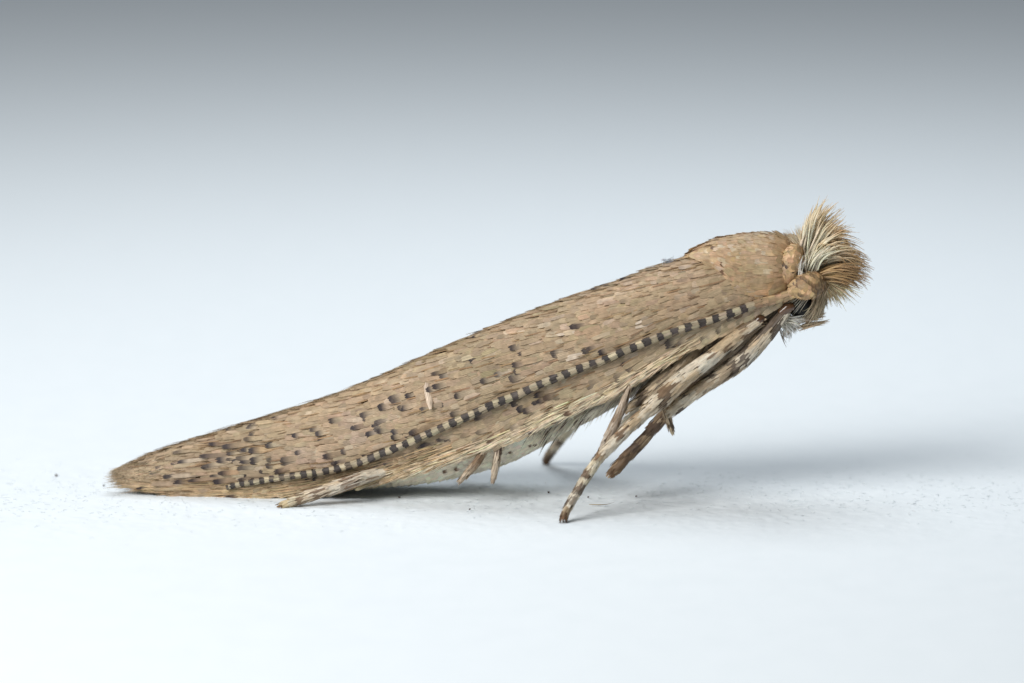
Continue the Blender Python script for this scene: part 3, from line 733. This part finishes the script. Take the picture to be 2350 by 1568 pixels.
# ---- legs
def tube(name, path, mat, parent, mirror=False, sides=14, dx=0):
    q = catmull(np.array(path, float), 12*(len(path)-1)+1)
    c = P(q[:, 0]+dx, q[:, 1], q[:, 2]); d = unit(np.gradient(c, axis=0)); x = unit(np.cross(d, np.array([0, 1., 0]))); y = np.cross(d, x)
    r = q[:, 3].copy(); r[0] *= .5; r[-1] *= .45; r[1] *= .85; r[-2] *= .8
    a = np.arange(sides)*2*math.pi/sides
    v = c[:, None] + (x[:, None]*np.cos(a)[None, :, None] + y[:, None]*np.sin(a)[None, :, None])*(r*K)[:, None, None]
    nn = len(c); v = np.concatenate([v.reshape(-1, 3), c[:1] - d[:1]*r[0]*.3*K, c[-1:] + d[-1:]*r[-1]*.3*K])
    i = np.arange(nn*sides).reshape(nn, sides); j = np.roll(i, -1, 1)
    f = np.stack([i[:-1], j[:-1], j[1:], i[1:]], -1).reshape(-1, 4)
    e0, e1 = nn*sides, nn*sides+1
    caps = [[e0, j[0, k], i[0, k], e0] for k in range(sides)] + [[e1, i[-1, k], j[-1, k], e1] for k in range(sides)]
    sg = np.array([1, -1 if mirror else 1, 1])
    me = bpy.data.meshes.new(name)
    fl = [tuple(z) for z in f] + [tuple(z[:3]) for z in caps]
    if mirror: fl = [z[::-1] for z in fl]
    me.from_pydata((v*sg).tolist(), [], fl); me.update()
    for pl in me.polygons: pl.use_smooth = True
    me.materials.append(mat)
    o = bpy.data.objects.new(name, me); col.objects.link(o); o.parent = parent
    return o, (c, d, x, y, r)

def clothe(frame, dens, L, W, palette, flecks, fleckcol, fs, shape='serrate', tilt=.07, seed=0, ring=None):
    """scales on a tube; returns verts etc. palette list of colours; flecks = share of dark blotches"""
    c, d, x, y, r = frame
    seg = np.concatenate([[0], np.cumsum(np.linalg.norm(np.diff(c, axis=0), axis=1))])/K
    area_ = 2*math.pi*np.mean(r)*seg[-1]; n = max(12, int(area_*dens/(L*W)))
    s = rng.random(n)*seg[-1]; i = np.interp(s, seg, np.arange(len(seg)))
    at = lambda A: np.stack([np.interp(i, np.arange(len(seg)), A[:, k]) for k in range(3)], -1)
    a = rng.random(n)*2*math.pi
    N = at(x)*np.cos(a)[:, None] + at(y)*np.sin(a)[:, None]; rr = np.interp(i, np.arange(len(seg)), r)
    p = at(c) + N*(rr*K)[:, None]; T = at(d)
    Lw = L*np.exp(rng.normal(0, .15, n))*K; Ww = W*np.exp(rng.normal(0, .15, n))*K
    pal = np.clip(((vnoise(p + seed + 3, 45.0)*.9 + .5 + rng.normal(0, .14, n))*len(palette)).astype(int), 0, len(palette)-1); base = np.stack([lin(palette[k]) for k in pal])*np.exp(rng.normal(0, .07, (n, 1)))
    nz = vnoise(p + seed, fs) + rng.normal(0, .05, n)
    th = np.quantile(nz, 1-flecks) if flecks > 0 else 9
    m = smooth(nz, th-.04, th+.09)[:, None]*.88
    if ring is not None:
        f_ = s/seg[-1]; m = np.maximum(m, ring(f_)[:, None])
    base = base*(1-m) + lin(fleckcol)*np.exp(rng.normal(0, .15, (n, 1)))*m
    return scales(p - T*(Lw*.5)[:, None], T + rng.normal(0, .05, T.shape), N, Lw, Ww, base, base*.95, h0=rng.normal(.4, .4, n)*K, tilt=tilt, R=max(6, np.mean(r))*K, shape=shape,
                  alpha=np.clip(.75 + rng.normal(0, .2, n), .2, 1))

CREAMS = [(214, 190, 156), (232, 214, 186), (240, 226, 202), (236, 222, 200), (246, 236, 216)]
TANS = [(172, 146, 112), (200, 174, 140), (218, 196, 164), (186, 164, 134)]
def make_leg(name, label, parts, mirror=False, dx=0):
    """parts: list of (kind, path, palette, fleck share, fleck colour, ring)"""
    root = None; b = Buf(); seed = rng.random()*20
    for kind, path, pal, fl, fc, ring in parts:
        nm = name if root is None else kind
        o, fr = tube(nm, path, M_BODY if kind != 'knee' else M_CUTICLE, moth if root is None else root, mirror, dx=dx)
        if root is None: root = o; root['label'] = label
        if kind == 'knee': continue
        rm = np.mean(fr[4]); big = rm > 9.5
        v, c, uv = clothe(fr, 5.0, 34 if big else 24, 4.4 if big else 3.6, pal, fl, fc, 66.0, seed=seed, ring=ring, shape='serrate' if kind != 'spur' else 'point', tilt=.075)
        b.add(v, quads_for(len(v)), c, uv)
    b.build('leg_scales', M_SCALE, root, 'stuff', mirror)
    return root

BR = (98, 76, 60); BRD = (74, 60, 54)
endring = lambda f: .85*smooth(f, .62, .85)
footring = lambda f: .9*smooth(f, .25, .6)
mid_parts = [
    ('femur', [(1618, 776, -74, 10), (1570, 830, -84, 18), (1510, 886, -88, 20), (1448, 938, -84, 9)], [(190, 166, 132), (176, 154, 124), (200, 180, 150)], .2, (92, 76, 62), None),
    ('trochanter', [(1600, 800, -60, 12), (1680, 765, -74, 14), (1742, 740, -86, 12)], TANS, .2, BR, None),
    ('knee', [(1728, 747, -88, 10), (1742, 735, -92, 12), (1751, 732, -92, 9), (1757, 732, -92, 4)], None, 0, None, None),
    ('tibia', [(1738, 742, -92, 11), (1700, 768, -102, 14), (1640, 815, -114, 15), (1570, 868, -132, 18), (1520, 912, -150, 20), (1490, 938, -160, 13)], CREAMS, .22, (124, 98, 74), None),
    ('tarsus_segment', [(1512, 920, -152, 11.5), (1440, 985, -186, 11.5), (1372, 1054, -226, 9.5)], CREAMS, .2, (140, 110, 84), None),
    ('tarsus_segment', [(1376, 1050, -224, 9.5), (1352, 1085, -244, 10), (1333, 1114, -258, 8.5)], [(240, 228, 200), (246, 236, 214), (236, 220, 190)], .14, (120, 94, 74), None),
    ('tarsus_segment', [(1336, 1109, -257, 8.5), (1326, 1127, -268, 9.5), (1316, 1143, -277, 8)], CREAMS, .15, BR, lambda f: .85*smooth(f, .1, .25)*(1-smooth(f, .5, .65))),
    ('tarsus_segment', [(1318, 1140, -276, 8), (1309, 1156, -286, 9), (1301, 1170, -293, 7.5)], CREAMS, .25, BR, lambda f: .6*smooth(f, .1, .25)*(1-smooth(f, .4, .6))),
    ('tarsus_segment', [(1303, 1166, -292, 7), (1297, 1180, -300, 8), (1294, 1192, -307, 5.5)], TANS, .3, (104, 72, 46), footring),
    ('spur', [(1442, 893, -132, 5), (1425, 940, -150, 8), (1398, 1000, -178, 9.5), (1376, 1046, -200, 4)], [(206, 190, 172), (188, 168, 146), (216, 202, 186)], .12, (150, 124, 100), None),
    ('spur', [(1440, 896, -128, 4), (1432, 930, -136, 6.5), (1414, 977, -148, 2.5)], [(214, 196, 168), (196, 174, 142)], .14, (120, 96, 74), None),
]
make_leg('middle_leg', 'near middle leg, cream with brown mottling, foot planted forward', mid_parts)
make_leg('middle_leg', 'far middle leg planted on paper behind the body', mid_parts, True, -36)
dark_t = [(120, 96, 70), (158, 132, 102), (186, 162, 130), (140, 116, 88)]
fore_parts = [
    ('tibia', [(1800, 718, -76, 11), (1762, 764, -86, 16), (1700, 828, -94, 18), (1612, 890, -104, 13), (1538, 944, -112, 13)], [(206, 184, 154), (228, 212, 186), (240, 228, 206)], .36, (96, 80, 68), None),
    ('coxa', [(1800, 712, -44, 18), (1700, 790, -56, 34), (1620, 852, -62, 32), (1540, 905, -60, 18)], [(176, 156, 132), (164, 144, 120), (190, 172, 150)], .0, BR, None),
    ('knee', [(1790, 722, -80, 11), (1806, 708, -80, 13), (1816, 706, -80, 11), (1823, 708, -80, 5)], None, 0, None, None),
    ('tarsus_segment', [(1545, 934, -112, 11), (1512, 968, -104, 12), (1490, 994, -98, 10)], dark_t, .4, BR, endring),
    ('tarsus_segment', [(1494, 990, -98, 9), (1476, 1010, -94, 11), (1462, 1024, -92, 10)], dark_t, .4, BR, endring),
    ('tarsus_segment', [(1465, 1021, -92, 9), (1450, 1037, -88, 11), (1436, 1050, -86, 10)], dark_t, .4, BR, endring),
    ('tarsus_segment', [(1439, 1047, -86, 9), (1427, 1062, -84, 11), (1415, 1074, -82, 10)], dark_t, .35, (110, 80, 50), None),
    ('tarsus_segment', [(1418, 1071, -82, 8), (1410, 1080, -80, 9.5), (1403, 1088, -78, 6)], dark_t, .5, (96, 68, 42), None),
    ('spur', [(1526, 940, -114, 6), (1534, 966, -118, 8), (1542, 990, -120, 2.5)], TANS + [(208, 190, 160)], .3, (92, 78, 66), None),
]
fl = make_leg('front_leg', 'near front leg, dark mottled, foot raised off the paper', fore_parts)
def claws(parent, x, y, d):
    for k, (ex, ey) in enumerate(((-9, -1), (-2, 9))):
        p0 = P(x, y, d); p3 = P(x+ex, y+ey, d - 3 + 6*k); p1 = P(x + ex*.5 - 2, y + ey*.5 + 1, d); p2 = P(x+ex*.9 - 2, y + ey*.8 + 2, d)
        v, q, c, u = strands(np.stack([p0, p1, p2, p3])[None], np.array([1.5*K]), lin((92, 62, 40))[None], lin((70, 46, 30))[None], rings=6, sides=5)
        mesh_np('claw', v, q, c.reshape(-1, 4), u.reshape(-1, 2), M_HAIR, parent)
claws(fl, 1405, 1086, -79)
far_fore = [
    ('tibia', [(1790, 706, 56, 11), (1740, 760, 60, 14), (1680, 810, 60, 14), (1610, 850, 60, 12)], [(198, 178, 148), (182, 160, 130)], .4, BR, None),
    ('tarsus_segment', [(1615, 846, 60, 10), (1560, 885, 50, 11), (1500, 918, 40, 9)], dark_t, .4, BR, None),
]
make_leg('front_leg', 'far front leg folded up against the body', far_fore)
hind_parts = [
    ('tibia', [(1400, 880, -72, 8), (1260, 940, -74, 9), (1130, 998, -76, 9), (1000, 1040, -76, 9), (895, 1074, -78, 9)], CREAMS, .2, (150, 122, 94), None),
    ('tarsus_segment', [(905, 1071, -78, 9), (860, 1088, -94, 12), (812, 1103, -120, 12)], CREAMS, .16, (150, 120, 92), None),
    ('tarsus_segment', [(818, 1101, -124, 12), (785, 1113, -130, 13), (748, 1125, -136, 11)], [(240, 228, 208), (232, 214, 188), (226, 204, 172)], .14, (128, 98, 74), lambda f: .85*smooth(f, .1, .2)*(1-smooth(f, .3, .42))),
    ('tarsus_segment', [(752, 1123, -136, 11), (730, 1131, -140, 12), (702, 1141, -145, 10)], [(240, 228, 208), (232, 214, 188)], .1, (128, 98, 74), lambda f: .85*smooth(f, .15, .25)*(1-smooth(f, .4, .52))),
    ('tarsus_segment', [(706, 1140, -145, 9), (690, 1146, -148, 10), (668, 1153, -151, 8)], [(236, 224, 196), (226, 210, 180)], .1, (128, 98, 74), lambda f: .85*smooth(f, .15, .3)*(1-smooth(f, .5, .65))),
    ('tarsus_segment', [(671, 1152, -151, 7), (658, 1157, -153, 8), (644, 1162, -155, 5)], [(230, 210, 170), (214, 190, 146)], .2, (120, 84, 44), lambda f: .9*smooth(f, .5, .8)),
    ('spur', [(1122, 1016, -84, 5), (1098, 1056, -112, 8), (1075, 1084, -120, 7), (1058, 1102, -122, 2.5)], [(206, 186, 160), (190, 168, 142), (214, 196, 172)], .12, (150, 122, 96), None),
    ('spur', [(1146, 1010, -84, 4.5), (1141, 1050, -108, 7.5), (1136, 1080, -114, 6), (1132, 1100, -116, 2)], [(200, 180, 156), (184, 164, 142), (214, 196, 172)], .16, (110, 88, 76), None),
]
make_leg('hind_leg', 'near hind leg lying on the paper with pale ringed foot', hind_parts)
make_leg('hind_leg', 'far hind leg lying on the paper behind the wing', hind_parts, True)
hair('hind_leg_fringe', [
    dict(n=150, root=[(1530, 905), (1490, 930)], mid=[(1465, 940), (1440, 962)], tip=[(1418, 962), (1400, 990), (1396, 1006), (1402, 1014)],
         d0=(-100, -60), d1=(-120, -70), c0=(206, 198, 180), c1=(222, 214, 198), len=(.6, 1.0), jit=5, r=1.8),
    dict(n=120, root=[(1420, 890), (1400, 905)], mid=[(1392, 925), (1370, 940)], tip=[(1372, 950), (1345, 965), (1318, 978)],
         d0=(-96, -80), d1=(-108, -84), c0=(220, 210, 192), c1=(232, 224, 208), len=(.5, 1.0), jit=6, r=1.2),
], 'whitish fan of long hair between the legs')

# ------------------------------------------------------------------ loose bits
def tag(o, label, cat, group=None):
    o['label'] = label; o['category'] = cat
    if group: o['group'] = group

def on_wing(x, y, off):
    j = np.argmin(np.linalg.norm(gp - np.array([x, y]), axis=1) + 1e3*(gn[:, 1] > 0)); return gw[j] + gn[j]*off*K
p0 = on_wing(988, 940, 15); p1 = on_wing(985, 866, 29)
T = (p1-p0)[None]; Nn = np.array([[0.12, -1., .6]])
v, c, uv = scales(p0[None], T, Nn, np.array([68*K]), np.array([17*K]), lin((226, 204, 180))[None], lin((206, 184, 162))[None], h0=0, tilt=.0, R=12*K, alpha=.6)
ls = mesh_np('loose_scale', v[0], TQ, c[0], uv[0], M_SCALE)
tag(ls, 'single loose pale scale standing upright across the moth wing', 'scale')

n = 46
base = P(1532, 599, 0) 
pa = base + rng.normal(0, 1, (n, 3))*np.array([7, 6, 3.0])*K
pb = pa + rng.normal(0, 1, (n, 3))*np.array([7, 6, 5.0])*K; pc = pb + rng.normal(0, 1, (n, 3))*np.array([7, 6, 5.0])*K
v, qd, c, u = strands(np.stack([pa, pb, pc, pa*.3+pc*.7 + rng.normal(0, 4*K, (n, 3))], 1), np.full(n, .6*K), vary((206, 212, 220), n), vary((206, 212, 220), n), rings=7)
tag(mesh_np('lint_fluff', v, qd, c.reshape(-1, 4), u.reshape(-1, 2), M_HAIR), 'tiny grey fluff of lint stuck on top of the moth back', 'lint')

def ground(px, py):
    px = float(px); py = float(py)
    ray = F*DIST + RT*(px-X0)*K + UP*(YC-py)*K
    t = -CAM[2]/ray[2]; return CAM + ray*t
pa, pb, pc, pd = ground(1352, 1160), ground(1372, 1161), ground(1395, 1163), ground(1411, 1154)
ct = np.stack([pa, pb, pc, pd])[None]; ct[..., 2] += .0012
v, qd, c, u = strands(ct, np.array([1.0*K]), lin((170, 150, 110))[None], lin((120, 104, 84))[None], rings=10, sides=5)
tag(mesh_np('paper_fibre', v, qd, c.reshape(-1, 4), u.reshape(-1, 2), M_HAIR), 'thin curved yellowish fibre lying on paper beside the planted foot', 'fibre')

SPECKS = ((129, 1092, 2.2, 'lone dark dust speck on paper well clear of the wing tip'),
          (238, 1116, 1.6, 'tiny dark dust speck on paper just off the frayed wing tip'),
          (1259, 1131, 1.9, 'dark dust speck on paper between abdomen and planted front foot'),
          (1350, 1142, 1.7, 'tiny dark dust speck on paper beside the yellowish fibre'),
          (916, 1142, 1.8, 'dark dust speck on paper below the abdomen end, by the hind leg'),
          (1460, 1140, 1.6, 'tiny dust speck on paper in the shadow below the raised foot'),
          (1078, 1170, 1.5, 'tiny dust speck on bare paper in front of the hind spurs'))
for k, (sx, sy, r, speck_label) in enumerate(SPECKS):
    U, Vg = np.meshgrid(np.linspace(0, math.pi, 6), np.linspace(0, 2*math.pi, 8, endpoint=False), indexing='ij')
    G = np.stack([np.sin(U)*np.cos(Vg)*1.6, np.sin(U)*np.sin(Vg)*1.6, np.cos(U)], -1)*(1 + .35*rng.normal(0, .5, (6, 8, 1)))*r*K
    i = np.arange(48).reshape(6, 8); jn = np.roll(i, -1, 1)
    f = np.stack([i[:-1], i[1:], jn[1:], jn[:-1]], -1).reshape(-1, 4)
    o = mesh_np('dust_speck', G, f, mat=M_SPECK); o.location = ground(sx, sy) + np.array([0, 0, .0006])
    tag(o, speck_label, 'dust speck', 'dust specks on the paper')
